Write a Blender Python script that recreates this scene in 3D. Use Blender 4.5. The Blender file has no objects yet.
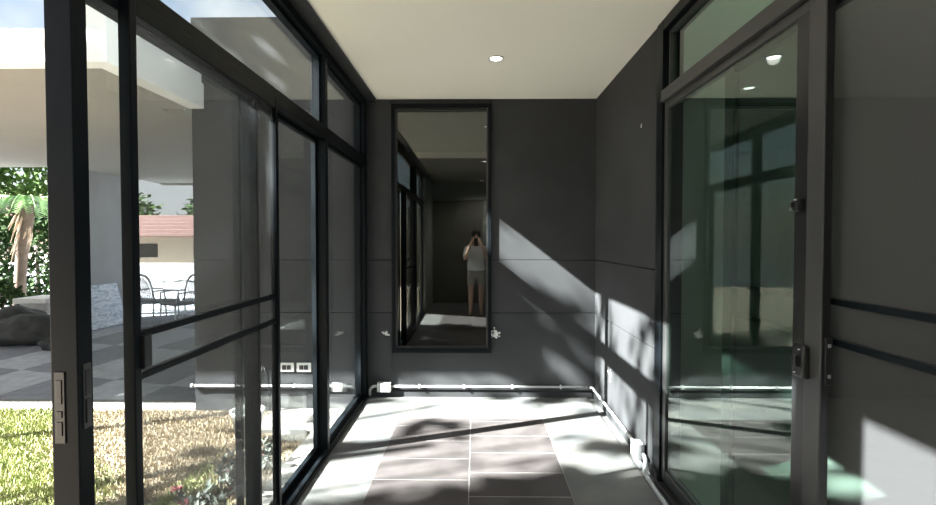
import bpy, bmesh, math, random
from mathutils import Vector, Matrix, noise
random.seed(7)
S = bpy.context.scene
COL = S.collection
pi = math.pi

# ------------------------------------------------------------------ helpers
class MB:
    def __init__(s): s.bm = bmesh.new()
    def _new(s, verts, M, mi=0):
        for v in verts: v.co = M @ v.co
        for f in {f for v in verts for f in v.link_faces}: f.material_index = mi
    def box(s, x0, x1, y0, y1, z0, z1, bev=0.0, mi=0):
        t = bmesh.new(); bmesh.ops.create_cube(t, size=1)
        for v in t.verts:
            v.co = Vector(((x0+x1)/2+v.co.x*(x1-x0), (y0+y1)/2+v.co.y*(y1-y0), (z0+z1)/2+v.co.z*(z1-z0)))
        if bev: bmesh.ops.bevel(t, geom=t.edges[:], offset=bev, segments=2, affect='EDGES', profile=.5)
        for f in t.faces: f.material_index = mi
        s.merge(t); return s
    def merge(s, t, M=None):
        if M is not None: bmesh.ops.transform(t, matrix=M, verts=t.verts)
        me = bpy.data.meshes.new('tmp'); t.to_mesh(me); t.free(); s.bm.from_mesh(me); bpy.data.meshes.remove(me)
    def tube(s, pts, r, n=10, mi=0, cap=True):
        pts = [Vector(p) for p in pts]; rs = r if isinstance(r, (list, tuple)) else [r]*len(pts)
        rings = []; up = None
        for i, p in enumerate(pts):
            d = (pts[min(i+1, len(pts)-1)]-pts[max(i-1, 0)]).normalized()
            if up is None: up = Vector((0,0,1)) if abs(d.z) < .9 else Vector((1,0,0))
            a = d.cross(up).normalized(); b = a.cross(d).normalized(); up = b
            rings.append([s.bm.verts.new(p+(a*math.cos(2*pi*k/n)+b*math.sin(2*pi*k/n))*rs[i]) for k in range(n)])
        fs = []
        for A, B in zip(rings, rings[1:]):
            for k in range(n): fs.append(s.bm.faces.new((A[k], A[(k+1)%n], B[(k+1)%n], B[k])))
        if cap: fs.append(s.bm.faces.new(rings[0][::-1])); fs.append(s.bm.faces.new(rings[-1]))
        for f in fs: f.material_index = mi; f.smooth = True
        return s
    def lathe(s, prof, c=(0,0,0), n=28, mi=0):
        rings = []
        for r, z in prof:
            rings.append([s.bm.verts.new((c[0]+r*math.cos(2*pi*k/n), c[1]+r*math.sin(2*pi*k/n), c[2]+z)) for k in range(n)])
        for A, B in zip(rings, rings[1:]):
            for k in range(n):
                f = s.bm.faces.new((A[k], A[(k+1)%n], B[(k+1)%n], B[k])); f.smooth = True; f.material_index = mi
        s.bm.faces.new(rings[0][::-1]).material_index = mi; s.bm.faces.new(rings[-1]).material_index = mi
        return s
    def quad(s, a, b, c, d, mi=0):
        f = s.bm.faces.new([s.bm.verts.new(p) for p in (a, b, c, d)]); f.material_index = mi; return s
    def blob(s, c, r, sc=(1,1,1), rough=.15, sub=3, seed=0, mi=0):
        t = bmesh.new(); bmesh.ops.create_icosphere(t, subdivisions=sub, radius=1)
        for v in t.verts:
            k = 1+rough*noise.noise(v.co*1.7+Vector((seed*3.1, seed, 0)))*1.6+rough*.4*noise.noise(v.co*4+Vector((seed, 0, 5)))
            v.co = Vector((v.co.x*sc[0], v.co.y*sc[1], v.co.z*sc[2]))*r*k+Vector(c)
        for f in t.faces: f.smooth = True; f.material_index = mi
        s.merge(t); return s
    def leaf(s, p, d, n, L, W, mi=0):
        d = d.normalized(); a = d.cross(n)
        if a.length < 1e-4: a = d.cross(Vector((1,.3,.2)))
        a = a.normalized(); nn = a.cross(d)
        v = [s.bm.verts.new(q) for q in (p, p+d*L*.45+a*W*.5, p+d*L-nn*L*.15, p+d*L*.45-a*W*.5)]
        s.bm.faces.new(v).material_index = mi
    def build(s, name, mats, parent=None, loc=None):
        me = bpy.data.meshes.new(name); s.bm.normal_update(); s.bm.to_mesh(me); s.bm.free()
        o = bpy.data.objects.new(name, me); COL.objects.link(o)
        for m in (mats if isinstance(mats, (list, tuple)) else [mats]): me.materials.append(m)
        if parent: o.parent = parent
        if loc: o.location = loc
        return o

def tag(o, label=None, cat=None, group=None, kind=None):
    if label: o['label'] = label
    if cat: o['category'] = cat
    if group: o['group'] = group
    if kind: o['kind'] = kind
    return o
def empty(name, loc, label, cat, group=None, kind=None, rz=0):
    o = bpy.data.objects.new(name, None); COL.objects.link(o); o.location = loc; o.rotation_euler.z = rz
    o.empty_display_size = .1
    return tag(o, label, cat, group, kind)
def copy_tree(o, parent=None):
    c = o.copy(); COL.objects.link(c)
    if parent: c.parent = parent
    for ch in list(o.children): copy_tree(ch, c)
    return c
def rnd(a, b): return random.uniform(a, b)
def rvec():
    while True:
        v = Vector((rnd(-1,1), rnd(-1,1), rnd(-1,1)))
        if .05 < v.length < 1: return v

# ------------------------------------------------------------------ materials
def mat(name, col, rough=.5, metal=0., spec=.5, var=0., vscale=8., col2=None, bump=0., bscale=40., emit=None, es=0.):
    m = bpy.data.materials.new(name); m.use_nodes = True; nt = m.node_tree; b = nt.nodes['Principled BSDF']
    b.inputs['Base Color'].default_value = (*col, 1); b.inputs['Roughness'].default_value = rough
    b.inputs['Metallic'].default_value = metal; b.inputs['Specular IOR Level'].default_value = spec
    tc = nt.nodes.new('ShaderNodeTexCoord')
    if var or col2:
        nz = nt.nodes.new('ShaderNodeTexNoise'); nz.inputs['Scale'].default_value = vscale; nz.inputs['Detail'].default_value = 5
        nt.links.new(tc.outputs['Object'], nz.inputs['Vector'])
        rp = nt.nodes.new('ShaderNodeValToRGB'); rp.color_ramp.elements[0].position = .33; rp.color_ramp.elements[1].position = .67
        c2 = col2 or tuple(min(1, c*(1+var)) for c in col); c1 = col if col2 else tuple(c*(1-var) for c in col)
        rp.color_ramp.elements[0].color = (*c1, 1); rp.color_ramp.elements[1].color = (*c2, 1)
        nt.links.new(nz.outputs['Fac'], rp.inputs['Fac']); nt.links.new(rp.outputs['Color'], b.inputs['Base Color'])
    if bump:
        n2 = nt.nodes.new('ShaderNodeTexNoise'); n2.inputs['Scale'].default_value = bscale; n2.inputs['Detail'].default_value = 4
        nt.links.new(tc.outputs['Object'], n2.inputs['Vector'])
        bp = nt.nodes.new('ShaderNodeBump'); bp.inputs['Strength'].default_value = bump; bp.inputs['Distance'].default_value = .01
        nt.links.new(n2.outputs['Fac'], bp.inputs['Height']); nt.links.new(bp.outputs['Normal'], b.inputs['Normal'])
    if emit:
        b.inputs['Emission Color'].default_value = (*emit, 1); b.inputs['Emission Strength'].default_value = es
    return m
def glass(name, tint, f0=.04, haze=0., hazecol=(.5,.5,.5)):
    m = bpy.data.materials.new(name); m.use_nodes = True; nt = m.node_tree; nt.nodes.clear()
    out = nt.nodes.new('ShaderNodeOutputMaterial'); tr = nt.nodes.new('ShaderNodeBsdfTransparent'); tr.inputs[0].default_value = (*tint, 1)
    gl = nt.nodes.new('ShaderNodeBsdfGlossy'); gl.inputs['Roughness'].default_value = 0.004; gl.inputs[0].default_value = (1,1,1,1)
    lw = nt.nodes.new('ShaderNodeLayerWeight'); lw.inputs[0].default_value = .5
    pw = nt.nodes.new('ShaderNodeMath'); pw.operation = 'POWER'; pw.inputs[1].default_value = 5
    ma = nt.nodes.new('ShaderNodeMath'); ma.operation = 'MULTIPLY_ADD'; ma.inputs[1].default_value = 1-f0; ma.inputs[2].default_value = f0; ma.use_clamp = True
    nt.links.new(lw.outputs['Facing'], pw.inputs[0]); nt.links.new(pw.outputs[0], ma.inputs[0])
    mx = nt.nodes.new('ShaderNodeMixShader'); nt.links.new(ma.outputs[0], mx.inputs[0])
    base = tr
    if haze:
        df = nt.nodes.new('ShaderNodeBsdfDiffuse'); df.inputs[0].default_value = (*hazecol, 1)
        m2 = nt.nodes.new('ShaderNodeMixShader'); m2.inputs[0].default_value = haze
        nt.links.new(tr.outputs[0], m2.inputs[1]); nt.links.new(df.outputs[0], m2.inputs[2]); base = m2
    nt.links.new(base.outputs[0], mx.inputs[1]); nt.links.new(gl.outputs[0], mx.inputs[2])
    nt.links.new(mx.outputs[0], out.inputs[0]); return m
def screen(name, col, fac):
    m = bpy.data.materials.new(name); m.use_nodes = True; nt = m.node_tree; nt.nodes.clear()
    out = nt.nodes.new('ShaderNodeOutputMaterial'); tr = nt.nodes.new('ShaderNodeBsdfTransparent')
    df = nt.nodes.new('ShaderNodeBsdfDiffuse'); df.inputs[0].default_value = (*col, 1)
    tl = nt.nodes.new('ShaderNodeBsdfTranslucent'); tl.inputs[0].default_value = (*col, 1)
    a = nt.nodes.new('ShaderNodeMixShader'); a.inputs[0].default_value = .2
    nt.links.new(df.outputs[0], a.inputs[1]); nt.links.new(tl.outputs[0], a.inputs[2])
    mx = nt.nodes.new('ShaderNodeMixShader'); mx.inputs[0].default_value = fac
    nt.links.new(tr.outputs[0], mx.inputs[1]); nt.links.new(a.outputs[0], mx.inputs[2]); nt.links.new(mx.outputs[0], out.inputs[0]); return m

M = dict(
    alu=mat('black_aluminium', (.006,.008,.010), .36, spec=.10, var=.15, vscale=3),
    alu2=mat('charcoal_aluminium', (.040,.040,.041), .36, spec=.45, var=.1, vscale=3),
    wall=mat('charcoal_cladding', (.041,.042,.045), .65, spec=.12, var=.12, vscale=2.2, bump=.05, bscale=6),
    groove=mat('cladding_joint', (.02,.02,.02), .8),
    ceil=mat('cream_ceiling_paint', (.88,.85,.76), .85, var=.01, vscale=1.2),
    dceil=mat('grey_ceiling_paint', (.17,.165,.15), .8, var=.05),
    conc=mat('concrete_screed', (.092,.097,.102), .7, col2=(.145,.142,.132), vscale=3.5, bump=.12, bscale=120),
    tile=mat('dark_floor_tile', (.068,.060,.060), .5, spec=.4, var=.2, vscale=5),
    grout=mat('tile_grout', (.30,.29,.28), .9),
    white=mat('white_plastic', (.62,.62,.61), .4),
    pvc=mat('white_conduit', (.52,.53,.53), .35),
    pvcg=mat('grey_conduit', (.40,.42,.44), .35),
    dark=mat('black_plastic', (.01,.01,.011), .3),
    steel=mat('steel', (.6,.6,.6), .3, metal=1),
    lamp=mat('downlight_diffuser', (.9,.9,.85), .5, emit=(1,.97,.9), es=9),
    glass=glass('clear_glass', (.93,.96,.95)),
    glassd=glass('dusty_glass', (.90,.93,.925), haze=.06, hazecol=(.45,.47,.47)),
    green=glass('green_glass', (.645,.785,.725), f0=.11),
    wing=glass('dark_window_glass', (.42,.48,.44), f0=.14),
    mesh=screen('grey_insect_mesh', (.12,.125,.13), .22),
    meshr=screen('grey_fly_screen', (.062,.062,.065), .52),
    inwall=mat('inner_room_paint', (.42,.42,.41), .8),
    infloor=mat('inner_room_floor', (.66,.66,.64), .5, var=.05),
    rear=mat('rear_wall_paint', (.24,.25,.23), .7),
    doorw=mat('dark_door_leaf', (.13,.125,.11), .5),
    soil=mat('dry_soil', (.16,.13,.095), .95, col2=(.22,.185,.135), vscale=14, bump=.5, bscale=60),
    grass=mat('green_grass', (.15,.19,.06), .8, col2=(.26,.28,.11), vscale=9),
    straw=mat('dry_straw', (.36,.30,.205), .9, col2=(.28,.225,.145), vscale=15),
    kerb=mat('pale_concrete', (.22,.215,.20), .85, var=.12, vscale=6, bump=.1),
    stucco=mat('white_render', (.80,.82,.83), .85, var=.03, vscale=2),
    soffit=mat('cream_soffit', (.27,.26,.235), .85, var=.03, vscale=1.5),
    cwall=mat('grey_render', (.33,.33,.35), .85, var=.08, vscale=2),
    rock=mat('dark_rock', (.022,.025,.025), .8, col2=(.05,.053,.05), vscale=6, bump=.5, bscale=14),
    leaf=mat('dark_green_leaf', (.014,.032,.011), .9, spec=.15, col2=(.035,.065,.02), vscale=3),
    leaf2=mat('bright_green_leaf', (.035,.08,.02), .9, spec=.15, col2=(.085,.14,.04), vscale=3),
    frond=mat('palm_frond_green', (.06,.14,.04), .5, col2=(.13,.24,.07), vscale=4),
    fibre=mat('dry_palm_fibre', (.30,.21,.13), .9, col2=(.55,.45,.33), vscale=9),
    bark=mat('tree_bark', (.12,.09,.065), .9, var=.3),
    greyleaf=mat('grey_green_leaf', (.10,.12,.10), .8, col2=(.20,.22,.19), vscale=12),
    petal=mat('dusty_red_petal', (.16,.03,.035), .7, col2=(.26,.08,.08), vscale=20),
    stone=mat('pale_stone', (.55,.55,.53), .8, var=.1),
    chrome=mat('brushed_metal_tube', (.62,.64,.66), .3, metal=.85),
    seat=mat('grey_seat_fabric', (.16,.17,.18), .8),
    red=mat('red_roof_tile', (.13,.07,.062), .8, var=.2, vscale=10),
    housew=mat('house_wall_white', (.72,.70,.66), .85),
    shirt=mat('pale_shirt_cloth', (.62,.64,.66), .9),
    short=mat('grey_shorts_cloth', (.34,.32,.30), .9),
    skin=mat('skin', (.55,.36,.26), .55),
    hair=mat('black_hair', (.012,.010,.009), .5),
)
# marble with veins
mb = mat('blue_white_marble', (.55,.60,.72), .35); nt = mb.node_tree
tc = nt.nodes.new('ShaderNodeTexCoord'); mp = nt.nodes.new('ShaderNodeMapping'); mp.inputs['Scale'].default_value = (1,2.2,7)
nz = nt.nodes.new('ShaderNodeTexNoise'); nz.inputs['Scale'].default_value = 3; nz.inputs['Detail'].default_value = 8; nz.inputs['Distortion'].default_value = 1.2
rp = nt.nodes.new('ShaderNodeValToRGB'); rp.color_ramp.elements[0].position = .38; rp.color_ramp.elements[0].color = (.40,.46,.60,1)
rp.color_ramp.elements[1].position = .58; rp.color_ramp.elements[1].color = (.82,.86,.95,1)
nt.links.new(tc.outputs['Object'], mp.inputs[0]); nt.links.new(mp.outputs[0], nz.inputs[0]); nt.links.new(nz.outputs[0], rp.inputs[0])
nt.links.new(rp.outputs[0], nt.nodes['Principled BSDF'].inputs['Base Color'])
# driveway: alternating pale and grey slabs
dv = mat('driveway_slabs', (.3,.3,.3), .8); nt = dv.node_tree
tc = nt.nodes.new('ShaderNodeTexCoord'); mp = nt.nodes.new('ShaderNodeMapping'); mp.inputs['Scale'].default_value = (1/.75,1/1.5,1)
mp.inputs['Rotation'].default_value = (0,0,math.radians(8))
ck = nt.nodes.new('ShaderNodeTexChecker'); ck.inputs['Scale'].default_value = 1
ck.inputs['Color1'].default_value = (.58,.62,.68,1); ck.inputs['Color2'].default_value = (.30,.325,.37,1)
nz = nt.nodes.new('ShaderNodeTexNoise'); nz.inputs['Scale'].default_value = 9
mx = nt.nodes.new('ShaderNodeMix'); mx.data_type = 'RGBA'; mx.blend_type = 'MULTIPLY'; mx.inputs['Factor'].default_value = .5
nt.links.new(tc.outputs['Object'], mp.inputs[0]); nt.links.new(mp.outputs[0], ck.inputs[0]); nt.links.new(tc.outputs['Object'], nz.inputs[0])
nt.links.new(ck.outputs[0], mx.inputs['A']); nt.links.new(nz.outputs[0], mx.inputs['B'])
nt.links.new(mx.outputs['Result'], nt.nodes['Principled BSDF'].inputs['Base Color'])

# ------------------------------------------------------------------ dimensions
ZC = 2.782           # ceiling
YB = 4.70            # back wall
XR = 1.12            # right wall face
XL, XO = -1.01, -1.11
GZ = -.137           # garden level
YN = -2.3            # rear wall

def struct(name, m, mats, label, cat, parent=None):
    o = m.build(name, mats, parent)
    return tag(o, label, cat, kind='structure')

# ---- floor
m = MB(); m.box(-1.13, 1.22, YN-.2, YB, -.2, -.012)
struct('floor', m, M['conc'], 'pale grey concrete floor around the dark tiles', 'floor')
fl = bpy.data.objects['floor']
# level border of screed around tile inlay
m = MB()
tx0, txc, tx1, ty1, ty0 = -.632, -.036, .562, 4.127, -1.2
for b in ((-1.0, tx0, YN-.12, YB), (tx1, 1.05, YN-.12, YB), (tx0, tx1, ty1, YB), (tx0, tx1, YN-.12, ty0)): m.box(*b, -.012, 0)
o = m.build('screed_border', M['conc'], fl)
m = MB(); m.box(tx0, tx1, ty0, ty1, -.012, -.001); m.build('grout_bed', M['grout'], fl)
m = MB(); g = .0042
for (a, b, y0) in ((tx0, txc, 3.357), (txc, tx1, 3.457)):
    ys = [y0+.2995*k for k in range(-20, 4)]
    ed = [ty0]+[y for y in ys if ty0+.02 < y < ty1-.02]+[ty1]
    for p, q in zip(ed, ed[1:]): m.box(a+g/2, b-g/2, p+g/2, q-g/2, -.012, 0, bev=.0015)
tag(m.build('dark_floor_tile', M['tile'], fl), 'two columns of dark brown floor tiles with pale grout')

# ---- ceiling
m = MB(); m.box(-.915, XR, 1.4, YB, ZC, 3.0); m.box(-1.12, -.915, 1.4, YB, ZC+.02, 3.0); m.box(XR, 1.3, 1.4, YB, ZC, 3.0)
struct('ceiling', m, M['ceil'], 'cream painted flat ceiling with a round downlight', 'ceiling')
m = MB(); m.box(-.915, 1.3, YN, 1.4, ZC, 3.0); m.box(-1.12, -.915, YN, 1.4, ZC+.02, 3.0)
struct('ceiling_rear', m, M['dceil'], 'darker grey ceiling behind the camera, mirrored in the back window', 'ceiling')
m = MB(); m.box(XL, -.915, YN, YB, ZC-.012, ZC+.02)
for y in (4.2, 3.6, 3.05, 2.5): m.lathe([(.006,-.002), (.006,.002)], (-.965, y, ZC-.012), 10)
struct('trim_1', m, M['alu2'], 'dark flat trim strip between the ceiling and left glazing', 'trim')

# ---- back wall with window opening (cladding boards with shadow joints)
wx0, wx1, wz0, wz1 = -.777, .152, .42, 2.735
m = MB(); j = .005
rows = [(GZ-.1, .793), (.793, 1.288), (1.288, 3.55)]
for (a, b) in rows:
    for (x0, x1) in ((-2.65, wx0), (wx0, wx1), (wx1, XR+.1)):
        segs = [(a, b)]
        if x0 == wx0: segs = [(max(a, -9), min(b, wz0))] if a < wz0 else ([(max(a, wz1), b)] if b > wz1 else [])
        for (p, q) in segs:
            q2 = q if (q in (wz0, 3.55) or p == wz1) else q
            m.box(x0+(0 if x0 != wx1 else .0), x1, YB, YB+.03, p+j/2, q2-j/2, bev=.002)
for (x0, x1, z0, z1) in ((-2.645, wx0, GZ-.1, 3.54), (wx1, 1.22, GZ-.1, 3.54), (wx0, wx1, GZ-.1, wz0), (wx0, wx1, wz1, 3.54)):
    m.box(x0, x1, YB+.028, YB+.2, z0, z1, mi=1)
struct('wall_back', m, [M['wall'], M['groove']], 'charcoal clad back wall with two thin horizontal joints and a sunlit diagonal band', 'wall')
m = MB(); m.box(-1.0, 1.10, YB-.012, YB, 0, .055, bev=.002)
struct('baseboard_back', m, M['wall'], 'dark skirting strip at the foot of the back wall', 'baseboard')

# ---- right wall panel
m = MB()
for (a, b) in ((0, .795), (.795, 1.29), (1.29, ZC)): m.box(XR, XR+.03, 3.13, YB, a+j/2, b-j/2, bev=.002)
m.box(XR+.028, XR+.14, 3.13, YB, 0, ZC, mi=1)
struct('wall_right', m, [M['wall'], M['groove']], 'charcoal clad side wall between the back corner and the green glass door', 'wall')
m = MB(); m.box(XR-.012, XR, 3.06, YB-.012, 0, .06, bev=.002)
struct('baseboard_right', m, M['wall'], 'dark skirting strip at the foot of the right wall', 'baseboard')

# ---- rear wall, door, near left wall (behind the camera, mirrored in the window)
m = MB(); m.box(-1.2, 1.3, YN-.2, YN-.12, 0, ZC); m.box(-1.2, -.98, YN-.12, YN, 0, ZC); m.box(.18, 1.3, YN-.12, YN, 0, ZC); m.box(-.98, .18, YN-.12, YN, 2.4, ZC)
struct('wall_rear', m, M['rear'], 'dark end wall behind the camera, seen mirrored in the window', 'wall')
d = empty('door_4', (-.4, YN, 0), 'dark door with a lever handle mirrored in the back window', 'door', kind='structure')
m = MB(); m.box(-.572, .572, -.08, -.04, .006, 2.395, bev=.004); m.build('door_leaf', M['doorw'], d)
m = MB(); m.tube([(.46,-.04,.9), (.46,.03,.9), (.34,.035,.9)], .012); m.box(.435, .485, -.04, -.03, .8, .98, bev=.003); m.build('door_handle', M['steel'], d)
m = MB(); m.box(-1.12, -1.0, YN, -.6, GZ, ZC)
struct('wall_left', m, M['rear'], 'dark side wall beyond the left glazing, behind the camera', 'wall')

# ------------------------------------------------------------------ LEFT GLAZING
def trim(n, boxes, label, matl='alu', bev=.003):
    m = MB()
    for b in boxes: m.box(*b, bev=bev)
    return struct('trim_%d' % n, m, M[matl], label, 'frame')
trim(2, [(XO, XL, -.6, YB, 2.72, ZC+.0)], 'black aluminium head rail along the top of the left glazing')
trim(3, [(XO, XL, -.6, YB, 2.165, 2.245)], 'black aluminium transom rail running along the left glazing')
trim(4, [(XO-.01, -1.0, -.6, YB, -.012, .022), (-1.0, -.958, 1.2, 2.48, -.012, .03), (-1.035, -1.01, -.6, YB, .022, .034), (-1.105, -1.085, -.6, YB, .022, .034)], 'black aluminium bottom track along the left glazing')
trim(5, [(XO, XL, 3.405, 3.46, .034, 2.72)], 'black mullion post between the two far left panes')
trim(6, [(XO, XL, 4.60, YB, .034, 2.72)], 'black corner post where the left glazing meets the back wall')
trim(7, [(XO, XL, .71, .90, .034, 2.72)], 'black post of the left glazing beside the camera')

def window(n, x, y0, y1, z0, z1, label, gm, fw=.025, fm='alu', th=.03):
    w = empty('window_%d' % n, (x, (y0+y1)/2, z0), label, 'window', kind='structure'); h = (y1-y0)/2; H = z1-z0
    m = MB(); t = th/2
    m.box(-t, t, -h, -h+fw, 0, H, bev=.002); m.box(-t, t, h-fw, h, 0, H, bev=.002)
    m.box(-t, t, -h+fw, h-fw, 0, fw, bev=.002); m.box(-t, t, -h+fw, h-fw, H-fw, H, bev=.002)
    m.build('window_frame', M[fm], w)
    m = MB(); m.box(-.004, .004, -h+fw-.004, h-fw+.004, fw-.004, H-fw+.004); m.build('pane', M[gm], w)
    return w
window(2, -1.06, 3.462, 4.598, .036, 2.163, 'fixed left pane next to the back corner', 'glass')
window(3, -1.087, 2.275, 3.403, .036, 2.163, 'fixed left pane between the screen door and the mullion', 'glass')
window(4, -1.06, 3.462, 4.598, 2.247, 2.718, 'far small transom pane high on the left by the corner', 'glass', fw=.018)
window(5, -1.06, 0.902, 3.403, 2.247, 2.718, 'long transom pane high on the left above the screen door', 'glass', fw=.018)
window(6, -1.06, -.598, .708, .036, 2.718, 'near left glass beside the camera', 'glass')

def sash(name, x, y0, y1, z0, z1, label, gm, sw, fm, gname='pane', th=.035, kind='structure', topw=.05, botw=.07, sw2=None):
    d = empty(name, (x, y0, z0), label, 'door', kind=kind); W = y1-y0; H = z1-z0; t = th/2; s2 = sw2 or sw
    m = MB(); m.box(-t, t, 0, sw, 0, H, bev=.003); m.build('stile', M[fm], d)
    m = MB(); m.box(-t, t, W-s2, W, 0, H, bev=.003); m.build('stile', M[fm], d)
    m = MB(); m.box(-t*.9, t*.9, sw, W-s2, 0, botw, bev=.003); m.build('bottom_rail', M[fm], d)
    m = MB(); m.box(-t*.9, t*.9, sw, W-s2, H-topw, H, bev=.003); m.build('top_rail', M[fm], d)
    m = MB(); m.box(-.003, .003, sw-.004, W-s2+.004, botw-.004, H-topw+.004); m.build(gname, M[gm], d)
    return d
# near glass sash (its far stile is the left half of the double post)
def plate(d, x0, x1, y0, y1, z0, z1, side=1):
    m = MB(); m.box(x0, x1, y0, y1, z0, z1, bev=.002)
    p = m.build('lock_plate', M['alu2'], d)
    m = MB(); xx = x1 if side > 0 else x0
    m.box(xx-.001, xx+.0015, y0+.004, y1-.004, z0+.075, z1-.012, bev=.0005)
    m.box(xx-.001, xx+.003, y0+.005, y1-.005, z0+.035, z0+.06, bev=.001); m.box(xx-.001, xx+.002, y0+.006, y1-.006, z0+.012, z0+.024, bev=.0005)
    m.build('latch', M['dark'], p)
d = sash('door_2', -1.0245, 1.233, 2.30, .036, 2.163, 'left sliding glass sash with lock plates on its near stile, behind the screen door', 'glassd', .050, 'alu', sw2=.025, th=.069)
m = MB(); m.box(-.024, .002, -.0035, .0, .93, 1.11, bev=.001); p = m.build('lock_plate', M['dark'], d)
m = MB(); m.box(-.018, -.004, -.006, -.003, 1.03, 1.09, bev=.001); m.box(-.018, -.004, -.006, -.003, .95, .985, bev=.001); m.box(-.018, -.004, -.006, -.003, .995, 1.012, bev=.001); m.build('latch', M['dark'], p)
m = MB(); m.box(.0345, .0375, .014, .040, .96, 1.125, bev=.001); p = m.build('lock_plate', M['alu2'], d)
m = MB(); m.box(.037, .0395, .019, .035, 1.045, 1.11, bev=.001); m.box(.037, .041, .019, .035, .975, 1.035, bev=.001); m.build('latch', M['dark'], p)
# screen door
d = sash('door_1', -.9775, 1.40, 2.46, .036, 2.163, 'left sliding screen door with two thin bars and a pull handle', 'mesh', .030, 'alu', gname='mesh_screen', sw2=.03, th=.034)
for z in (1.155, 1.034):
    m = MB(); m.box(-.012, .012, .03, 1.06-.03, z, z+.021, bev=.002); m.build('cross_bar', M['alu'], d)
m = MB(); m.box(.012, .03, .022, .058, 1.068, 1.165, bev=.003); m.box(-.01, .014, .026, .054, 1.072, 1.162, bev=.002); m.build('pull_handle', M['dark'], d)

# ------------------------------------------------------------------ RIGHT GLAZING
XF0, XF1 = 1.115, 1.24
trim(9, [(XF0, XF1, 3.03, 3.13, 0, ZC)], 'dark far jamb post between the right wall and the green glass', 'alu')
trim(10, [(XF0-.01, XF1, -1.0, 3.03, 2.29, 2.36)], 'dark transom rail running along the right glazing', 'alu2')
trim(11, [(XF0, XF1, -1.0, 3.03, 2.715, ZC)], 'dark head rail along the top of the right glazing', 'alu')
trim(12, [(1.05, XF1, -1.0, 3.03, -.012, .012), (1.088, 1.10, -1.0, 3.03, .012, .03), (1.185, 1.195, -1.0, 3.03, .012, .03), (1.225, XF1, -1.0, 3.03, .012, .03)], 'dark sliding door track on the floor along the right glazing', 'alu2')
trim(13, [(XF0, XF1, -1.1, -1.0, 0, ZC)], 'dark near jamb post of the right glazing behind the camera', 'alu2')
window(8, 1.17, -.998, 3.028, 2.362, 2.713, 'long transom pane high on the right above the green glass door', 'green', fw=.02, fm='alu2', th=.04)
d = sash('door_3', 1.141, 1.649, 3.026, .032, 2.288, 'right green glass sliding door with a black lock on its stile', 'green', .082, 'alu2', sw2=.05, topw=.04, th=.027)
m = MB(); m.box(-.012, .0135, -.004, -.0005, .002, 2.25, bev=.001); m.build('shade_strip', M['dark'], d)  # black strip standing in for the shaded near face of the stile
m = MB(); m.box(-.011, .012, .082, .150, .07, 2.214, bev=.002); m.build('seal_strip', M['dark'], d)
p = MB(); p.box(-.004, .018, -.012, -.004, .97, 1.125, bev=.002); p = p.build('strike_plate', M['dark'], d)
for z in (1.0, 1.10):
    m = MB(); m.box(.002, .012, -.0145, -.0115, z-.006, z+.006, bev=.001); m.build('screw', M['steel'], p)
def lock(d, y, z, h, w):
    m = MB(); m.box(-.038, -.013, y-w/2, y+w/2, z-h/2, z+h/2, bev=.008)
    p = m.build('lock', M['dark'], d)
    m = MB(); m.box(-.052, -.038, y-w*.15, y+w*.15, z-h*.18, z+h*.18, bev=.004); m.build('thumb_turn', M['dark'], p)
    m = MB()
    for k in (-1, 1): m.lathe([(.004,0), (.004,.004)], (-.041, y-.012*k, z+h*.36*k-.002), 8)
    m.build('screw', M['steel'], p)
lock(d, .078, 1.03, .115, .062); lock(d, .11, 1.565, .045, .035)
d2 = sash('door_6', 1.208, .93, 2.44, .032, 2.288, 'right grey fly screen door with two thin bars nearest the camera', 'meshr', .07, 'alu2', gname='mesh_screen', sw2=.085, topw=.04, th=.028)
for z in (1.225, 1.09):
    m = MB(); m.box(-.011, .011, .07, 1.51-.085, z, z+.022, bev=.002); m.build('cross_bar', M['alu'], d2)

# inner room beyond the right glazing
m = MB(); m.box(1.24, 5.2, YN, YB, -.15, 0); struct('floor_inner', m, M['infloor'], 'pale floor of the room behind the right glass', 'floor')
m = MB(); m.box(1.24, 5.2, YB, YB+.15, 0, ZC); struct('wall_inner_back', m, M['inwall'], 'grey end wall of the room behind the green glass', 'wall')
m = MB(); m.box(5.2, 5.35, YN, YB+.15, 0, ZC); struct('wall_inner_right', m, M['inwall'], 'grey far side wall of the room behind the right glass', 'wall')
m = MB(); m.box(1.3, 5.35, YN-.15, YN, 0, ZC); struct('wall_inner_rear', m, M['inwall'], 'grey rear wall of the room behind the right glass', 'wall')
m = MB(); m.box(1.3, 5.35, YN-.15, YB+.15, ZC, 3.0); struct('ceiling_inner', m, M['ceil'], 'cream ceiling of the room behind the right glass', 'ceiling')

# ------------------------------------------------------------------ BACK WINDOW
w = empty('window_1', ((wx0+wx1)/2, YB, wz0), 'tall dark window in the back wall mirroring the room', 'window', kind='structure')
hw = (wx1-wx0)/2; H = wz1-wz0; fw = .032
m = MB()
m.box(-hw, -hw+fw, -.03, .10, 0, H, bev=.002); m.box(hw-fw, hw, -.03, .10, 0, H, bev=.002)
m.box(-hw+fw, hw-fw, -.03, .10, 0, .04, bev=.002); m.box(-hw+fw, hw-fw, -.03, .10, H-.04, H, bev=.002)
m.build('window_frame', M['alu'], w)
m = MB()
b = fw+.014
m.box(-hw+fw, -hw+b, .0, .07, .04, H-.04); m.box(hw-b, hw-fw, .0, .07, .04, H-.04); m.box(-hw+b, hw-b, .0, .07, .04, .055); m.box(-hw+b, hw-b, .0, .07, H-.055, H-.04)
m.build('sash_frame', M['alu2'], w)
m = MB(); m.box(-hw+b-.004, hw-b+.004, .031, .039, .05, H-.05); m.build('pane', M['wing'], w)
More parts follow.
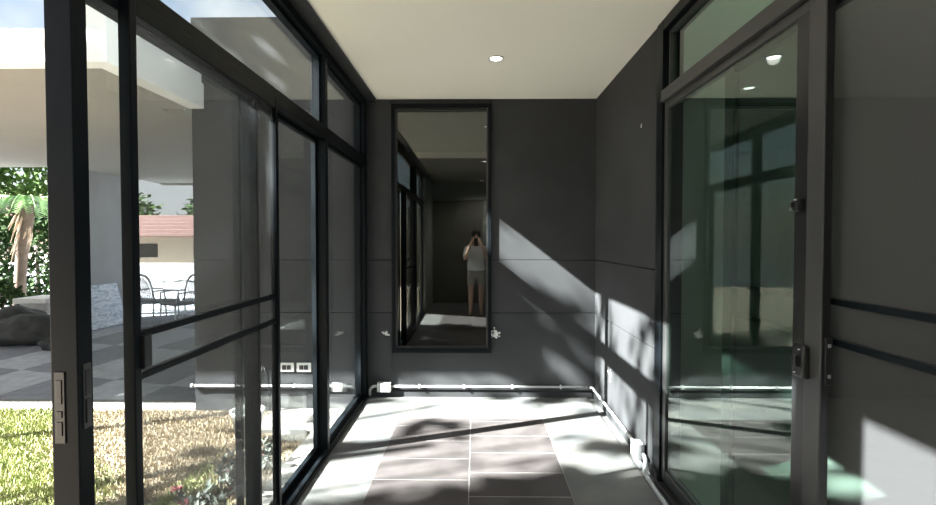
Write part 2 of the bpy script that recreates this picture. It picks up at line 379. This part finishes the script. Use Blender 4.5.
# dark room behind it
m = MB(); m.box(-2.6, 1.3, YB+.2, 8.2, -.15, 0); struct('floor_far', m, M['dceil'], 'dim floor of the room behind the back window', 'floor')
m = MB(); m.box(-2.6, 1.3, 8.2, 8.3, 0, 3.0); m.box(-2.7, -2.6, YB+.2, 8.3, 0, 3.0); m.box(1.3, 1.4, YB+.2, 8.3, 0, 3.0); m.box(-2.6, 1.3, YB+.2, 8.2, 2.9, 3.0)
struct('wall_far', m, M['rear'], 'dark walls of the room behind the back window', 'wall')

# ------------------------------------------------------------------ fittings
def downlight(x, y, label):
    e = empty('downlight', (x, y, ZC), label, 'ceiling light', group='ceiling downlights')
    m = MB(); m.lathe([(.040,-.001), (.058,-.001), (.058,-.006), (.050,-.010), (.042,-.006), (.040,-.001)], n=32); m.build('trim_ring', M['white'], e)
    m = MB(); m.lathe([(.041,-.0045), (.041,-.001)], n=32); m.build('diffuser', M['lamp'], e)
    return e
e = downlight(.15, 3.65, 'round lit downlight recessed in the cream ceiling near the back wall')
for y, lb in ((1.08, 'second lit downlight on the grey ceiling, mirrored high in the window'), (-1.6, 'downlight nearest the rear door, lowest mirrored in the window')):
    c = copy_tree(e); c.location = (.15, y, ZC); c['label'] = lb
c = copy_tree(e); c.location = (2.35, 4.38, ZC); c['label'] = 'small lit downlight inside the room behind the green glass'

# conduit along the back wall
yp = YB-.030; zp = .105
e = empty('conduit', (0, yp, zp), 'white plastic conduit running low along the back wall to the right corner', 'pipe')
m = MB(); m.tube([(-.79, 0, 0), (1.05, 0, 0)], .0105, 12); m.build('pipe', M['pvc'], e)
for x in (-.52, -.1, .35, .8):
    m = MB(); m.box(x-.008, x+.008, -.014, .018, -.016, .016, bev=.002); m.build('clip', M['pvc'], e)
pts = [(-.915, 0, 0), (-.935, 0, 0)]+[(-.935-.05*math.sin(a), -.0, -.05+.05*math.cos(a)) for a in [k*pi/2/6 for k in range(1, 7)]]+[(-.985, -.0, -.092)]
m = MB(); m.tube(pts, .0135, 12); m.build('elbow', M['pvc'], e)
jb = empty('junction_box', (-.85, YB-.001, .098), 'white junction box on the back wall above the left floor corner', 'junction box')
m = MB(); m.box(-.064, .064, -.055, 0, -.043, .043, bev=.005); m.build('box_body', M['white'], jb)
m = MB(); m.box(-.061, .061, -.060, -.055, -.040, .040, bev=.002); m.build('lid', M['white'], jb)
# conduit along the right wall
xr = XR-.030
e = empty('conduit', (xr, 4.0, zp), 'white plastic conduit running along the foot of the right wall', 'pipe')
m = MB(); m.tube([(-.02, .655, 0), (0, .64, 0), (0, -.635, -.015)], .0105, 12); m.build('pipe', M['pvc'], e)
jb = empty('junction_box', (XR-.014, 3.31, .09), 'grey junction box on the right skirting beside the green glass door', 'junction box')
m = MB(); m.box(-.055, 0, -.052, .052, -.05, .05, bev=.005); m.build('box_body', M['pvcg'], jb)
m = MB(); m.box(-.060, -.055, -.049, .049, -.047, .047, bev=.002); m.build('lid', M['pvcg'], jb)
m = MB(); pts = [(xr, 3.255, .085), (xr, 3.22, .085), (xr-.004, 3.19, .078), (xr-.012, 3.165, .06), (xr-.02, 3.15, .035), (xr-.026, 3.12, .02), (xr-.03, 3.07, .014), (xr-.035, 2.9, .014), (xr-.045, 1.8, .014), (xr-.05, .6, .014)]
e = tag(m.tube(pts, .013, 12).build('conduit', M['pvcg']), 'grey bent conduit from the box down onto the floor along the right door track', 'pipe')
# outside conduit
e = empty('conduit', (0, yp, zp), 'white conduit on the outside wall beyond the left panes, under the sockets', 'pipe')
m = MB(); m.tube([(-2.66, 0, 0), (-1.15, 0, 0)], .012, 12); m.build('pipe', M['pvc'], e)
m = MB(); m.tube([(-2.675, 0, 0), (-2.645, 0, 0)], .017, 12); m.build('end_cap', M['pvc'], e)
for x in (-2.2, -1.7):
    m = MB(); m.box(x-.008, x+.008, -.014, .018, -.016, .016, bev=.002); m.build('clip', M['pvc'], e)
# sockets outside
def socket(x, label):
    e = empty('wall_socket', (x, YB, .275), label, 'power socket', group='outdoor wall sockets')
    m = MB(); m.box(-.068, .068, -.014, 0, -.043, .043, bev=.004); m.build('face_plate', M['white'], e)
    for dx in (-.022, .022):
        m = MB(); m.box(dx-.020, dx+.020, -.0175, -.014, -.022, .022, bev=.002); m.build('socket_insert', M['dark'], e)
    return e
s = socket(-1.775, 'left white double socket on the grey wall seen through the left pane')
c = copy_tree(s); c.location = (-1.612, YB, .275); c['label'] = 'right white double socket beside the mullion on the grey outside wall'
# filler marks
def patch(name, label, c, axis, n, rad, seed):
    random.seed(seed); m = MB()
    m.blob((0,0,0), rad*.5, (1,.06,1) if axis == 'y' else (.06,1,1), .5, 2, seed)
    for k in range(n):
        a = rnd(0, 2*pi); r = rad*abs(random.gauss(0, .55)); s_ = rnd(.004, .013)
        p = [r*math.cos(a), r*math.sin(a)*1.1]
        if axis == 'y': m.blob((p[0], -.001, p[1]), s_, (1, .25, 1), .4, 1, k)
        else: m.blob((-.001, p[0], p[1]), s_, (.25, 1, 1), .4, 1, k)
    return tag(m.build(name, M['white'], None, c), label, 'filler patch')
patch('filler_patch', 'white crumbly filler patch right of the window corner', (.196, YB, .60), 'y', 46, .045, 3)
patch('filler_patch', 'thin scatter of white specks left of the window corner', (-.835, YB, .60), 'y', 14, .03, 4)
patch('filler_patch', 'white filler streak low on the right wall', (XR, 4.15, .36), 'x', 10, .05, 5)
patch('filler_patch', 'small pale mark high on the right wall', (XR, 3.42, 2.24), 'x', 4, .016, 6)

# ------------------------------------------------------------------ OUTSIDE
m = MB(); m.box(-60, -1.12, -8, 60, -.6, GZ-.01); struct('ground', m, M['soil'], 'dry bare soil of the garden outside the left glazing', 'ground')
m = MB(); m.box(-14, -2.66, 4.97, 16, GZ-.01, GZ); struct('driveway', m, dv, 'shaded driveway of pale and grey slabs under the carport', 'driveway')
m = MB(); m.box(-14, -2.66, 4.72, 4.965, GZ-.1, GZ+.012, bev=.006); struct('kerb', m, M['kerb'], 'pale sunlit kerb strip between the lawn and the driveway', 'kerb')
m = MB(); m.box(-1.88, -1.125, 4.16, YB-.002, GZ-.1, GZ+.02, bev=.006); m.box(-1.36, -1.125, 0, 4.155, GZ-.1, GZ+.02, bev=.006)
struct('path', m, M['kerb'], 'pale concrete apron outside along the left glazing', 'path')

# grass
random.seed(11)
m = MB()
def blade(x, y, h, mi):
    a = rnd(0, 2*pi); w = rnd(.003, .006); dx, dy = math.cos(a)*w, math.sin(a)*w; lx, ly = rnd(-.7,.7)*h, rnd(-.7,.7)*h
    v = [m.bm.verts.new(p) for p in ((x-dx, y-dy, GZ-.012), (x+dx, y+dy, GZ-.012), (x+lx*.4+dx*.6, y+ly*.4+dy*.6, GZ+h*.6), (x+lx, y+ly, GZ+h))]
    m.bm.faces.new(v).material_index = mi
n = 0
while n < 34000:
    y = rnd(2.3, 4.68); x = -rnd(1.40, 5.2)
    if x/y < -1.02: continue
    if y > 4.1 and x > -1.93: continue
    g_ = noise.noise(Vector((x*1.1, y*1.1, 3)))*.5+(-x/y-.80)*4.5
    if -1.95 < x < -1.4 and y < 3.85: g_ += 1.1
    green = rnd(-.35, .35) < g_-.1
    blade(x, y, rnd(.015, .04) if green else rnd(.006, .02), 0 if green else 1); n += 1
for k in range(13000):
    x = -rnd(4.2, 10.5); y = rnd(2.3, 4.68)
    if math.hypot(x+7, y-2.74) < .3: continue
    blade(x, y, rnd(.02, .045), 0 if rnd(0, 1) < .8 else 1)
tag(m.build('lawn_grass', [M['grass'], M['straw']]), 'patchy green and straw dry lawn outside the left glazing', 'grass', kind='stuff')

# white pot on a foot
e = empty('flower_pot', (-1.80, 3.93, GZ), 'white tapered flower pot standing outside behind the left sash stile', 'plant pot')
m = MB(); m.lathe([(.075,0), (.085,.01), (.05,.05), (.045,.06), (.085,.075), (.10,.10), (.128,.30), (.142,.31), (.142,.335), (.128,.338), (.118,.325), (.112,.29), (.005,.285)], n=32); m.build('pot', M['white'], e)
m = MB(); m.blob((0,0,.285), .105, (1,1,.12), .2, 2, 2); m.build('soil', M['rock'], e)
random.seed(21); m = MB()
for k in range(14):
    a = rnd(0, 6.28); m.leaf(Vector((rnd(-.06,.06), rnd(-.06,.06), .29)), Vector((math.cos(a), math.sin(a), .9)), Vector((0,0,1)), rnd(.05,.09), .03)
m.build('leaves', M['greyleaf'], e)
e.scale = (.92,.92,.80)
# bent black hose hook at the wall
m = MB(); m.tube([(-1.99,4.60,GZ), (-1.985,4.60,.12), (-1.975,4.60,.25), (-1.96,4.60,.305), (-1.945,4.60,.30), (-1.92,4.60,.22), (-1.905,4.60,.1), (-1.90,4.60,-.10)], .014, 10)
tag(m.build('hose', M['dark']), 'short bent black hose standing by the outside wall', 'hose')

def shrub(x, y, h, R, seed, label, nfl):
    random.seed(seed)
    e = empty('flowering_shrub', (x, y, GZ), label, 'plant', group='flowering shrubs outside the left glazing')
    tips = []; m = MB()
    for k in range(16):
        a = rnd(0, 6.28); r = R*rnd(.2, 1); t = Vector((r*math.cos(a), r*math.sin(a), h*rnd(.45, 1)))
        m.tube([(rnd(-.02,.02), rnd(-.02,.02), -.01), (t.x*.5, t.y*.5, t.z*.55), t], [.008,.006,.004], 6); tips.append(t)
    m.build('stem', M['bark'], e)
    m = MB()
    for t in tips:
        for q in range(24):
            f = rnd(.4, 1.05); p = Vector((t.x*f*.95, t.y*f*.95, t.z*(f*.9+.05)))
            m.leaf(p, rvec()+Vector((0,0,.5)), Vector((0,0,1)), rnd(.04,.075), rnd(.018,.03), 0)
    m.build('leaves', M['greyleaf'], e)
    for t in random.sample(tips, nfl):
        m = MB()
        for q in range(18):
            a = rnd(0, 6.28); m.leaf(t+Vector((rnd(-.018,.018), rnd(-.018,.018), .012+rnd(0,.012))), Vector((math.cos(a), math.sin(a), rnd(.2,.9))), Vector((0,0,1)), .032, .026)
        m.build('flower_head', M['petal'], e)
shrub(-1.52, 3.12, .25, .17, 31, 'grey green shrub with red flowers beside the sliding sash stile', 3)
shrub(-1.54, 2.74, .23, .17, 32, 'grey green shrub with red flowers nearest the bottom edge of the photo', 3)
shrub(-1.50, 3.50, .17, .11, 33, 'smallest flowering shrub just in front of the white pot', 2)

# ---- carport
fx, fy, z0, z1 = -2.53, 3.45, 2.70, 2.93
e = empty('carport', (-6, 6, GZ), 'flat carport roof with white fascia and cream underside outside left', 'carport')
def ce(m, name, mt): return m.build(name, mt, e, None)
T = Vector((6, -6, -GZ))
def cb(m, x0, x1, y0, y1, a, b, bev=0): m.box(x0+6, x1+6, y0-6, y1-6, a-GZ, b-GZ, bev=bev)
m = MB(); cb(m, -14, -7.0, fy+.5, 8.6, z0+.03, z0+.18); cb(m, -7.0, fx-.48, fy+.5, 11.3, z0+.03, z0+.18); ce(m, 'soffit', M['soffit'])
m = MB(); cb(m, -7.0, fx-.48, 11.1, 11.3, z0, z0+.03); cb(m, -14, fx-.14, fy+.14, fy+.5, z0+.0, z0+.17); cb(m, fx-.48, fx-.14, fy+.5, YB-.005, z0, z0+.17); cb(m, fx-.48, fx-.3, YB+.205, 11.3, z0, z0+.17)
ce(m, 'soffit_border', M['soffit'])
m = MB(); cb(m, -14, fx, fy, fy+.14, z0, z1, .004); cb(m, fx-.14, fx, fy+.14, YB-.005, z0, z1, .004); ce(m, 'fascia', M['stucco'])
m = MB(); cb(m, fx-.16, fx-.02, fy+.02, YB-.005, z1, 3.28, .004); ce(m, 'parapet', M['stucco'])
m = MB(); cb(m, -7.25, -7.0, 8.55, 10.4, GZ, z0+.03); ce(m, 'side_wall', M['cwall'])
m = MB(); cb(m, -13.6, -13.3, 3.8, 4.1, GZ, z0); ce(m, 'column', M['stucco'])

# marble slab leaning on the carport wall
m = MB(); m.box(-.015, .015, -.65, .65, 0, .80, bev=.012)
o = tag(m.build('marble_slab', mb, None, (-6.77, 9.0, GZ+.006)), 'blue white veined marble slab leaning on the carport wall', 'stone slab'); o.rotation_euler = (0, math.radians(-14), 0)

# rocks and white planter
for (x, y, r, sc, sd, lb) in ((-7.0, 7.75, .42, (1.28,.9,.62), 1, 'large dark rounded boulder at the driveway edge'), (-7.9, 8.45, .40, (1.25,1,.72), 2, 'dark boulder behind the larger front boulder'), (-6.2, 7.3, .15, (1.3,1,.7), 3, 'small dark rock at the right foot of the large boulder')):
    tag(MB().blob((0,0,r*sc[2]*.7), r, sc, .22, 4, sd).build('boulder', M['rock'], None, (x, y, GZ)), lb, 'rock')
e = empty('stone_planter', (-8.0, 9.2, GZ), 'white square stone planter behind the boulders', 'planter')
m = MB(); m.box(-.3, .3, -.3, .3, 0, .08, bev=.01); m.box(-.24, .24, -.24, .24, .08, .46, bev=.01); m.box(-.31, .31, -.31, .31, .46, .56, bev=.015); m.build('planter_body', M['stone'], e)

# foliage things
def crown(m, c, R, n, L, W, seed, mi=0, fill=.55):
    random.seed(seed)
    for k in range(n):
        v = rvec().normalized(); r = rnd(fill, 1)**.6*(1+.25*noise.noise(v*2.5+Vector((seed,0,0))))
        p = Vector(c)+Vector((v.x*R[0], v.y*R[1], v.z*R[2]))*r
        m.leaf(p, rvec()+v*.6, rvec(), L*rnd(.6,1.2), W*rnd(.6,1.2), mi)
def bush(name, c, R, n, L, W, seed, mt, label, cat):
    e = empty(name, (c[0], c[1], GZ), label, cat)
    m = MB(); crown(m, (0,0,R[2]), R, n, L, W, seed); m.build('foliage', M[mt], e)
    m = MB()
    for k in range(4):
        a = k*1.6+seed; m.tube([(.05*math.cos(a), .05*math.sin(a), -.01), (R[0]*.4*math.cos(a), R[1]*.4*math.sin(a), R[2]), (R[0]*.6*math.cos(a), R[1]*.6*math.sin(a), R[2]*1.6)], [.03,.02,.008], 6)
    m.build('stem', M['bark'], e)
bush('hedge', (-10.9, 12.4), (2.2,.6,1.05), 5200, .16, .10, 41, 'leaf', 'dark clipped hedge beyond the boulders at far left', 'hedge')
bush('shrub', (-9.0, 9.2), (.55,.5,.42), 1100, .12, .07, 42, 'leaf', 'low dark shrub just behind the boulders', 'shrub')
bush('hedge', (-14.9, 7.5), (.7,5.2,1.1), 5200, .22, .13, 44, 'leaf', 'long dark hedge along the far left edge of the driveway', 'hedge')
# palm
random.seed(51)
e = empty('palm_tree', (-9.3, 10.1, GZ), 'palm with hanging dry fibres in front of the hedge', 'palm')
m = MB(); m.tube([(0,0,-.01), (.03,0,.7), (.08,.0,1.3), (.2,0,2.05), (.24,0,2.4)], [.12,.10,.10,.12,.09], 12); m.build('trunk', M['bark'], e)
m = MB()
for k in range(22):
    a = rnd(0, 6.28); r = rnd(.06,.13); zt = rnd(1.9, 2.35); zb = zt-rnd(.3, .9)
    m.tube([(.2+r*.5*math.cos(a), r*.5*math.sin(a), zt), (.12+r*math.cos(a)*1.3, r*1.3*math.sin(a), (zt+zb)/2), (.0+r*math.cos(a)*1.5, r*1.5*math.sin(a), zb)], [.016,.02,.006], 5)
m.build('dry_fibre', M['fibre'], e)
for k in range(11):
    a = k*2*pi/11+rnd(-.2,.2); L = rnd(1.0, 1.5); m = MB(); pts = []
    for q in range(9):
        f = q/8; pts.append(Vector((.24+L*f*math.cos(a), L*f*math.sin(a), 2.35+.75*f-1.0*f*f)))
    m.tube(pts, [.016-.0015*q for q in range(9)], 5)
    side = Vector((-math.sin(a), math.cos(a), 0))
    for q in range(2, 30):
        f = q/30; i = min(7, int(f*8)); p = pts[i].lerp(pts[i+1], f*8-i)
        for sg in (-1, 1): m.leaf(p, side*sg+Vector((math.cos(a)*.7, math.sin(a)*.7, -.25)), Vector((0,0,1)), .42*(1-.55*f), .05)
    m.build('frond', M['frond'], e)

def tree(c, h, R, n, L, seed, mt, label, zc=None, tr=1., extra=None):
    e = empty('tree', (c[0], c[1], GZ), label, 'tree', group='trees in the garden')
    random.seed(seed); m = MB(); zc = zc or h
    m.tube([(0,0,-.05), (.1,.05,zc*.4), (.0,.1,zc*.75), (0,0,zc)], [.2*tr,.16*tr,.12*tr,.05*tr], 10)
    for k in range(9):
        a = k*.7*2+seed; z = zc*rnd(.5,.8); m.tube([(0,.05,z), (R[0]*.35*math.cos(a), R[1]*.35*math.sin(a), z+.5*R[2]*.6), (R[0]*.7*math.cos(a), R[1]*.7*math.sin(a), zc+rnd(-.2,.4)*R[2])], [.07*tr,.04*tr,.012*tr], 6)
    if extra: m.tube([(0,.05,zc*.7), (0,extra[0][1]*.6,zc*.85), extra[0]], [.03,.022,.01], 6)
    m.build('trunk', M['bark'], e)
    m = MB()
    if extra: crown(m, extra[0], extra[1], extra[2], L*.8, L*.4, seed+1)
    crown(m, (0,0,zc), R, n, L, L*.5, seed); m.build('crown', M[mt], e)
tree((-15.5, 16.5), 3.2, (3.2,2.2,1.6), 3600, .34, 61, 'leaf2', 'leafy tree beyond the hedge at far left')
tree((-25, 31), 3.4, (4.5,3,1.7), 2600, .5, 62, 'leaf2', 'broad green tree behind the red roofed house')
tree((-14, 31.5), 3.1, (4,3,1.6), 2400, .5, 63, 'leaf', 'darker tree right behind the red roofed house')
tree((-8.6, .35), 6.6, (1.1,1.7,1.5), 95, .42, 64, 'leaf', 'garden tree out to the left that dapples the floor', extra=((0,-.3,8.25), (.8,.95,.45), 75))

tree((-11, -2.3), 8.6, (1.3,.85,1.45), 2000, .36, 65, 'leaf', 'dense unseen tree added far left to shade the near floor')  # unseen tree, added so its crown keeps sun off the near floor

tree((-7.0, 2.74), 7.25, (.5,.6,.95), 950, .34, 66, 'leaf', 'slim unseen tree added at left to shade the outer and back walls', tr=.3, extra=((0,-1.09,6.6), (.45,.2,.36), 110))  # added out of view: crown shades the outer wall, extra tuft the back wall
# far house
e = empty('house', (-14.5, 24, GZ), 'small white house with a red tiled roof far beyond the carport', 'house')
m = MB(); m.box(-5, 5, -2, 2, 0, 1.75); m.build('house_wall', M['housew'], e)
m = MB()
for k in range(6):
    zz = 1.75+.17*k; m.box(-5.5+.25*k, 5.5-.25*k, -2.6+.42*k, 2.6-.42*k, zz, zz+.17, bev=.02)
m.build('roof', M['red'], e)
for x in (-3, 0, 2.6):
    m = MB(); m.box(x-.5, x+.5, -2.03, -1.98, .85, 1.45, bev=.01); m.build('window', M['dark'], e)
m = MB(); m.box(-26, -5, 14.9, 15.1, GZ, .78, bev=.01)
struct('boundary_wall', m, M['cwall'], 'low grey boundary wall behind the carport', 'wall')

# metal garden chairs and table
def chair(x, y, rz, label):
    e = empty('garden_chair', (x, y, GZ), label, 'chair', group='metal chairs under the carport', rz=rz)
    for sx in (-1, 1):
        for sy in (-1, 1):
            m = MB(); m.tube([(sx*.24, sy*.24, 0), (sx*.22, sy*.22, .44)], .014, 8); m.build('leg', M['chrome'], e)
    m = MB(); m.box(-.24, .24, -.24, .24, .43, .46, bev=.012); m.build('seat', M['seat'], e)
    pts = [(-.25,.22,.44), (-.27,.27,.7), (-.24,.30,.86), (-.15,.315,.94), (0,.32,.96), (.15,.315,.94), (.24,.30,.86), (.27,.27,.7), (.25,.22,.44)]
    m = MB(); m.tube(pts, .02, 8); m.build('back_frame', M['chrome'], e)
    m = MB()
    for q in range(7):
        x_ = -.19+q*.063; m.tube([(x_, .23, .47), (x_, .29, .75), (x_*.9, .312, .93-abs(x_)*.5)], .009, 6)
    m.build('back_slat', M['chrome'], e)
    m = MB()
    for sx in (-1, 1): m.tube([(sx*.26,.25,.66), (sx*.28,.0,.67), (sx*.27,-.2,.65), (sx*.24,-.23,.45)], .014, 8)
    m.build('armrest', M['chrome'], e)
chair(-5.42, 9.15, -.5, 'round backed metal chair seen through the screen door beside the wall corner')
chair(-6.05, 9.55, 2.6, 'metal chair in front of the garden table, turned away')
e = empty('garden_table', (-6.9, 12.1, GZ), 'low metal garden table behind the two chairs', 'table')
m = MB(); m.box(-.5, .5, -.4, .4, .62, .65, bev=.01); m.build('tabletop', M['stone'], e)
for sx in (-1, 1):
    for sy in (-1, 1):
        m = MB(); m.tube([(sx*.44, sy*.34, 0), (sx*.44, sy*.34, .62)], .016, 8); m.build('leg', M['chrome'], e)

# ------------------------------------------------------------------ PHOTOGRAPHER (seen mirrored in the back window)
def skin_fig(name, joints, edges, mt, parent, root=0, sub=2):
    me = bpy.data.meshes.new(name); me.from_pydata([j[0] for j in joints], edges, [])
    o = bpy.data.objects.new(name, me); COL.objects.link(o); o.parent = parent
    md = o.modifiers.new('skin', 'SKIN'); md.use_smooth_shade = True
    for i, j_ in enumerate(joints):
        r = j_[1]; r = r if isinstance(r, tuple) else (r, r)
        me.skin_vertices[0].data[i].radius = r
        me.skin_vertices[0].data[i].use_root = (i == root)
    o.modifiers.new('sub', 'SUBSURF').levels = sub; o.modifiers['sub'].render_levels = sub
    me.materials.append(mt); return o
pe = empty('person', (.02, -.42, 0), 'person in a pale shirt and shorts holding up a phone, mirrored in the window', 'person')
J = [((0,0,.86), (.15,.11)), ((0,0,1.02), (.125,.095)), ((0,0,1.22), (.145,.10)), ((0,.0,1.32), (.10,.07)), ((0,.01,1.39), .05), ((0,.02,1.44), .05), ((0,.03,1.50), (.072,.088)), ((0,.03,1.57), (.068,.085)), ((0,.02,1.61), (.04,.05))]
E = [(k, k+1) for k in range(8)]
for sx in (-1, 1):
    b0 = len(J); J += [((sx*.17,0,1.30), .05), ((sx*.22,.06,1.10), .040), ((sx*.17,.20,1.22), .034), ((sx*.105,.335,1.40), .024), ((sx*.09,.36,1.425), .03)]
    E += [(3, b0), (b0, b0+1), (b0+1, b0+2), (b0+2, b0+3), (b0+3, b0+4)]
    b0 = len(J); J += [((sx*.09,0,.80), .085), ((sx*.10,.01,.47), .052), ((sx*.10,0,.30), .05), ((sx*.105,-.02,.09), .034), ((sx*.11,.02,.035), .035), ((sx*.12,.13,.022), .026)]
    E += [(0, b0)]+[(b0+q, b0+q+1) for q in range(5)]
skin_fig('body', J, E, M['skin'], pe)
for sx in (-1, 1):
    for q in range(4):
        z = 1.44+.018*q-.01; m = MB(); m.tube([(sx*.092,.365,1.425+.008*q), (sx*.086,.392,z+.005), (sx*.066,.398,z+.01), (sx*.044,.384,z+.012)], [.0095,.009,.008,.006], 8); m.build('finger', M['skin'], pe)
    m = MB(); m.tube([(sx*.085,.35,1.42), (sx*.066,.355,1.425), (sx*.043,.364,1.44)], [.011,.01,.007], 8); m.build('thumb', M['skin'], pe)
J2 = [((0,0,.84), (.20,.155)), ((0,0,.95), (.19,.15)), ((0,0,1.06), (.175,.14)), ((0,0,1.20), (.19,.145)), ((0,0,1.31), (.16,.12)), ((0,.005,1.385), (.075,.07))]
E2 = [(0,1), (1,2), (2,3), (3,4), (4,5)]
for sx in (-1, 1):
    b0 = len(J2); J2 += [((sx*.175,0,1.30), .07), ((sx*.21,.045,1.15), .062)]; E2 += [(4, b0), (b0, b0+1)]
skin_fig('shirt', J2, E2, M['shirt'], pe)
J3 = [((0,0,.95), (.16,.12)), ((0,0,.86), (.165,.125))]; E3 = [(0,1)]
for sx in (-1, 1):
    b0 = len(J3); J3 += [((sx*.092,0,.78), .1), ((sx*.10,.005,.55), .085)]; E3 += [(1, b0), (b0, b0+1)]
skin_fig('shorts', J3, E3, M['short'], pe)
m = MB(); m.blob((0,.0,1.575), .1, (.92,1.02,1.0), .05, 3, 3); m.build('hair', M['hair'], pe)
m = MB()
m.blob((0,.122,1.525), .016, (.8,1.2,1.3), .05, 2, 1); m.build('nose', M['skin'], pe)
for sx in (-1, 1):
    m = MB(); m.blob((sx*.03,.112,1.55), .012, (1.2,.7,.7), 0, 2, 1); m.build('eye', M['hair'], pe)
    m = MB(); m.blob((sx*.078,.03,1.53), .024, (.4,.8,1.2), .05, 2, 1); m.build('ear', M['skin'], pe)
m = MB(); m.blob((0,.112,1.487), .02, (1.2,.5,.35), .05, 2, 1); m.build('mouth', M['petal'], pe)
e = empty('phone', (.02, -.045, 1.46), 'black phone held up by the photographer, mirrored in the window', 'phone')
m = MB(); m.box(-.038, .038, -.004, .004, -.045, .105, bev=.003)
m.build('phone_body', M['dark'], e); e.rotation_euler = (0, 0, 0); e.location.z = 1.41

# ------------------------------------------------------------------ LIGHT
sd = Vector((1, .39, -.78)).normalized()
L = bpy.data.lights.new('sun', 'SUN'); L.energy = 58; L.angle = math.radians(.6); L.color = (1, .98, .95)
so = bpy.data.objects.new('sun', L); COL.objects.link(so); so.rotation_euler = sd.to_track_quat('-Z', 'Y').to_euler()
wld = bpy.data.worlds.new('world'); S.world = wld; wld.use_nodes = True; nt = wld.node_tree; nt.nodes.clear()
out = nt.nodes.new('ShaderNodeOutputWorld'); bg = nt.nodes.new('ShaderNodeBackground')
sky = nt.nodes.new('ShaderNodeTexSky'); sky.sky_type = 'NISHITA'; sky.sun_disc = False; sky.sun_elevation = math.radians(36); sky.sun_rotation = math.atan2(-sd.x, -sd.y)
skm = nt.nodes.new('ShaderNodeMix'); skm.data_type = 'RGBA'; skm.blend_type = 'MULTIPLY'; skm.inputs['Factor'].default_value = 1; skm.inputs['B'].default_value = (.13,.13,.13,1)
tc = nt.nodes.new('ShaderNodeTexCoord'); nz = nt.nodes.new('ShaderNodeTexNoise'); nz.inputs['Scale'].default_value = 2.6; nz.inputs['Detail'].default_value = 6
rp = nt.nodes.new('ShaderNodeValToRGB'); rp.color_ramp.elements[0].position = .40; rp.color_ramp.elements[1].position = .60
mx = nt.nodes.new('ShaderNodeMix'); mx.data_type = 'RGBA'; mx.inputs['B'].default_value = (.80,.815,.84,1)
nt.links.new(sky.outputs[0], skm.inputs['A']); nt.links.new(tc.outputs['Generated'], nz.inputs[0]); nt.links.new(nz.outputs[0], rp.inputs[0])
nt.links.new(rp.outputs[0], mx.inputs['Factor']); nt.links.new(skm.outputs['Result'], mx.inputs['A']); nt.links.new(mx.outputs['Result'], bg.inputs[0])
bg.inputs[1].default_value = 1.0; nt.links.new(bg.outputs[0], out.inputs[0])

for k, (y, pw) in enumerate(((3.65, 14), (1.08, 45), (-1.6, 70))):
    l = bpy.data.lights.new('downlight_lamp', 'SPOT'); l.energy = pw; l.spot_size = math.radians(150); l.spot_blend = .8; l.shadow_soft_size = .04; l.color = (1, .96, .88)
    lo = bpy.data.objects.new('downlight_lamp', l); COL.objects.link(lo); lo.location = (.15, y, ZC-.02)
# ------------------------------------------------------------------ CAMERA
cd = bpy.data.cameras.new('camera'); cd.sensor_width = 36; cd.lens = 503/936*36; cd.clip_start = .01; cd.clip_end = 300
cam = bpy.data.objects.new('camera', cd); COL.objects.link(cam)
cam.location = (0, 0, 1.475); cam.rotation_euler = (math.radians(90-1.423), 0, math.radians(.797)); S.camera = cam
S.view_settings.view_transform = 'Standard'; S.view_settings.look = 'None'; S.view_settings.exposure = .68; S.view_settings.gamma = 1
S.cycles.max_bounces = 16; S.cycles.transparent_max_bounces = 24; S.cycles.diffuse_bounces = 6; S.cycles.glossy_bounces = 6
